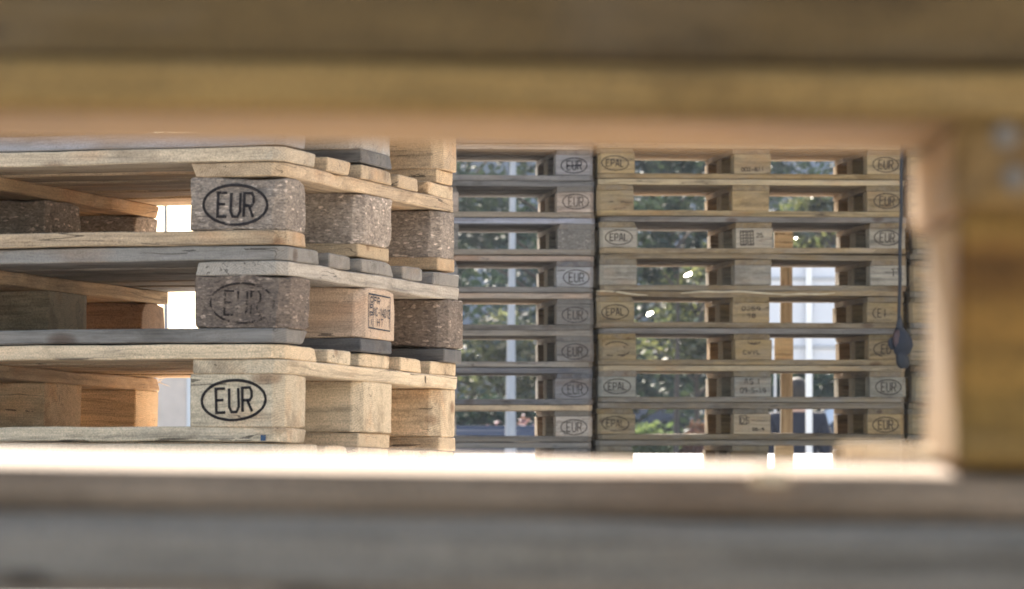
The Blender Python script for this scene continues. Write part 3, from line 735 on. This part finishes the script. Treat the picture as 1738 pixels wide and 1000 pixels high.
# ------------------------------------------------------------------ parked cars
TYRE = mat_plain('tyre', (.02, .02, .02), .8, 40, .2); RIM = mat_plain('alloy', (.55, .56, .58), .3, 10, .1, Metallic=1.0)
def car(label, x, y, rz, paint, zscale=1.0):
    T = thing('parked_car', label, 'car', (x, y, LG), (0, 0, rz), 'cars parked in the street')
    L = 4.3
    prof = [(-2.15, .35), (-2.15, .72), (-2.02, .92), (-1.1, 1.0), (1.75, 1.02), (2.08, .95), (2.15, .6), (2.12, .35)]
    def ext(name, pr, hw, mat, taper=0, bev=.06):
        bm = bmesh.new(); A = [bm.verts.new((px, -hw + taper * max(0, pz - 1.0), pz * zscale)) for px, pz in pr]
        B = [bm.verts.new((px, hw - taper * max(0, pz - 1.0), pz * zscale)) for px, pz in pr]; n = len(pr)
        bm.faces.new(A); bm.faces.new(B[::-1])
        for i in range(n): bm.faces.new((A[(i + 1) % n], A[i], B[i], B[(i + 1) % n]))
        bmesh.ops.recalc_face_normals(bm, faces=bm.faces[:])
        bmesh.ops.bevel(bm, geom=bm.edges[:], offset=bev, segments=3, affect='EDGES', clamp_overlap=True)
        return link(name, to_mesh(bm, name, True), mat, T)
    ext('body', prof, .86, paint)
    ext('cabin', [(-1.15, .98), (-.45, 1.46), (-.2, 1.52), (1.25, 1.52), (1.5, 1.44), (1.95, .98)], .80, paint, .28, .05)
    ext('side_window', [(-.86, 1.04), (-.36, 1.40), (1.2, 1.42), (1.5, 1.04)], .812, GLASSD, .30, .012)
    for s in (-1, 1):
        V = [(-1.10, s * .66, 1.05 * zscale), (-1.10, 0, 1.05 * zscale), (-.48, 0, 1.46 * zscale), (-.48, s * .58, 1.46 * zscale)]
        box('headlight', T, (-2.13, s * .62, .74 * zscale), (.06, .3, .13), LAMPG, .02)
    V = [(-1.17, -.68, 1.04), (-1.17, .68, 1.04), (-.5, .6, 1.475), (-.5, -.6, 1.475)]
    V = [(a - .02, b, c * zscale + .02) for a, b, c in V]
    link('windscreen', pyd('windscreen', V, [(0, 1, 2, 3)]), GLASSD, T)
    for wx in (-1.35, 1.3):
        for s in (-1, 1):
            V, F = [], []; tube(V, F, [(wx, s * .70, .32), (wx, s * .90, .32)], .32, 20)
            w = link('wheel', pyd('wheel', V, F), TYRE, T)
            V, F = [], []; tube(V, F, [(wx, s * .87, .32), (wx, s * .912, .32)], .2, 16)
            link('rim', pyd('rim', V, F), RIM, w)
CW = mat_plain('white_car_paint', (.75, .76, .78), .2, 2, .03, Coat_Weight=.6)
CB = mat_plain('dark_blue_car_paint', (.02, .03, .055), .2, 2, .1, Coat_Weight=.6)
CK = mat_plain('black_car_paint', (.025, .028, .035), .2, 2, .1, Coat_Weight=.6)
car('white parked car behind the reddish hedge', 4.15, 50, R(4), CW, 1.18)
car('black parked car behind the green clipped hedge', .95, 60, R(-3), CK, 1.15)
car('dark blue parked car behind the middle stack, below the pink shrub', -1.0, 41.5, R(12), CB, .98)

# ------------------------------------------------------------------ people beyond the yard wall
SKIN = mat_plain('skin', (.45, .27, .19), .5, 30, .06)
NAVY = mat_plain('navy_cloth', (.007, .010, .022), .9, 60, .25, .002); JEAN = mat_plain('denim', (.06, .09, .16), .9, 80, .25, .002)
HAIRB = mat_plain('blond_brown_hair', (.13, .085, .048), .7, 120, .35, .003); HAIRD = mat_plain('dark_hair', (.02, .016, .014), .8, 120, .3, .003)
GREYC = mat_plain('grey_cloth', (.22, .22, .24), .9, 60, .2, .002)
def skin_obj(name, verts, edges, radii, mat, parent, levels=2, root=0):
    me = bpy.data.meshes.new(name); me.from_pydata(verts, edges, []); me.update()
    o = link(name, me, mat, parent)
    bpy.context.view_layer.objects.active = o
    m = o.modifiers.new('skin', 'SKIN')
    if not me.skin_vertices: me.skin_vertices.new()
    sv = me.skin_vertices[0].data
    for i, r in enumerate(radii): sv[i].radius = r if isinstance(r, tuple) else (r, r)
    sv[root].use_root = True
    m.use_smooth_shade = True
    s = o.modifiers.new('sub', 'SUBSURF'); s.levels = levels; s.render_levels = levels
    return o
def person(label, x, y, rz, h, top_mat, leg_mat, hair, long_hair):
    k = h / 1.75
    T = thing('person', label, 'person', (x, y, LG), (0, 0, rz), None); T.scale = (k, k, k)
    v = [(0, 0, .95), (0, 0, 1.12), (0, -.01, 1.30), (0, 0, 1.45), (0, 0, 1.52), (0, -.015, 1.60), (0, -.01, 1.68)]
    e = [(i, i + 1) for i in range(6)]; r = [(.15, .11), (.135, .10), (.15, .10), (.075, .055), (.05, .052), (.075, .088), (.07, .082)]
    def chain(start, pts, rad):
        p = start
        for q, rr in zip(pts, rad):
            v.append(q); r.append(rr); e.append((p, len(v) - 1)); p = len(v) - 1
        return p
    for s in (-1, 1):
        chain(0, [(s * .09, 0, .86), (s * .10, -.005, .5), (s * .105, .01, .10), (s * .11, -.06, .035), (s * .115, -.15, .03)], [.085, .055, .038, .036, .03])
        w = chain(3, [(s * .17, 0, 1.43), (s * .225, .01, 1.17), (s * .23, -.04, .93), (s * .232, -.05, .86)], [.045, .038, .028, (.018, .035)])
        for f in range(4):
            yy = -.078 + .018 * f; ln = (.07, .08, .076, .06)[f]
            chain(w, [(s * .232, yy, .825), (s * .228, yy - .006, .825 - ln * .55), (s * .216, yy - .008, .825 - ln)], [.0095, .0085, .0075])
        chain(w, [(s * .222, -.088, .85), (s * .212, -.10, .815)], [.011, .009])
    skin_obj('body', v, e, r, SKIN, T)
    skin_obj('jacket', [(0, 0, .9), (0, 0, 1.12), (0, -.01, 1.30), (0, 0, 1.44), (0, 0, 1.49), (-.17, 0, 1.435), (-.227, .01, 1.17), (-.232, -.035, .95), (.17, 0, 1.435), (.227, .01, 1.17), (.232, -.035, .95)],
             [(0, 1), (1, 2), (2, 3), (3, 4), (3, 5), (5, 6), (6, 7), (3, 8), (8, 9), (9, 10)],
             [(.175, .135), (.158, .122), (.182, .13), (.165, .12), (.10, .09), .08, .062, .046, .08, .062, .046], top_mat, T)
    tr = [(0, 0, .93), (-.09, 0, .85), (-.10, -.005, .5), (-.105, .01, .08), (.09, 0, .85), (.10, -.005, .5), (.105, .01, .08)]
    skin_obj('trousers', tr, [(0, 1), (1, 2), (2, 3), (0, 4), (4, 5), (5, 6)], [(.165, .125), .1, .072, .06, .1, .072, .06], leg_mat, T)
    bm = bmesh.new(); bmesh.ops.create_uvsphere(bm, u_segments=28, v_segments=18, radius=1)
    for q in list(bm.verts):
        d = q.co.copy(); q.co = Vector((d.x * .088, .012 + d.y * .108, 1.655 + d.z * .105))
        if d.y < -.35 and d.z < .45: q.co.y = max(q.co.y, -.055)           # leave the face clear
        if long_hair and d.z < -.1 and d.y > -.2: q.co.z -= .16 * min(1, -d.z); q.co.x *= 1.05
        q.co += noise.noise_vector(q.co * 45) * .006
    link('hair', to_mesh(bm, 'hair', True), hair, T)
    # facial features, ears
    V = []
    for s in (-1, 1):
        bm = bmesh.new(); bmesh.ops.create_uvsphere(bm, u_segments=10, v_segments=8, radius=.011)
        link('eye', to_mesh(bm, 'eye', True), WHITE, T, (s * .031, -.088, 1.635))
person('person in a dark navy jacket standing beyond the yard wall, behind the white post', at(1353, 0, 35).x, 35, R(178), 1.88, NAVY, JEAN, HAIRD, False)
person('person with blond brown hair seen from behind, lit from above, right of the white post', at(1397, 0, 37).x, 37, R(185), 1.50, GREYC, JEAN, HAIRB, True)

# ------------------------------------------------------------------ hazy air
bm = bmesh.new(); bmesh.ops.create_cube(bm, size=1)
for v in bm.verts: v.co = Vector((v.co.x * 800, 205 + v.co.y * 450, 17 + v.co.z * 39))
t = NT('hazy_air'); pv = t.n('ShaderNodeVolumePrincipled', {'Color': (.80, .88, 1.0, 1), 'Density': .00034, 'Anisotropy': .2})
t.t.links.new(pv.outputs[0], t.out.inputs['Volume'])
tag(link('haze', to_mesh(bm, 'haze'), t.m), kind='stuff')
# ------------------------------------------------------------------ light, camera
AZ, EL = R(-9), R(33.5)      # sun beyond the stacks, a little to the left
W = bpy.data.worlds.new('World'); SC.world = W; W.use_nodes = True
nt = W.node_tree; bg = nt.nodes['Background']
sk = nt.nodes.new('ShaderNodeTexSky'); sk.sky_type = 'NISHITA'; sk.sun_disc = False
sk.sun_elevation = EL; sk.sun_rotation = AZ; sk.dust_density = 2.5; sk.ozone_density = .35; sk.air_density = 1.0
nt.links.new(sk.outputs[0], bg.inputs[0]); bg.inputs[1].default_value = .10
sd = Vector((math.sin(AZ) * math.cos(EL), math.cos(AZ) * math.cos(EL), math.sin(EL)))
L = bpy.data.lights.new('Sun', 'SUN'); L.energy = 5.0; L.angle = R(.55); L.color = (1, .90, .78)
lo = bpy.data.objects.new('Sun', L); COL.objects.link(lo); lo.rotation_euler = sd.to_track_quat('Z', 'Y').to_euler(); lo.location = sd * 60

cam = bpy.data.cameras.new('Camera'); co = bpy.data.objects.new('Camera', cam); COL.objects.link(co); SC.camera = co
co.location = (0, 0, CAMH); co.rotation_euler = (R(90) + math.atan(220 / 7200), 0, 0)
cam.sensor_width = 36; cam.lens = 7200 / 1738 * 36; cam.clip_start = .05; cam.clip_end = 3000
cam.dof.use_dof = True; cam.dof.focus_distance = 8.1; cam.dof.aperture_fstop = 149.1 / 8.2
SC.view_settings.view_transform = 'Standard'; SC.view_settings.look = 'None'; SC.view_settings.gamma = 1
SC.view_settings.exposure = 2.05
SC.render.engine = 'CYCLES'
SC.cycles.use_denoising = True
SC.cycles.max_bounces = 8; SC.cycles.diffuse_bounces = 5; SC.cycles.transparent_max_bounces = 12
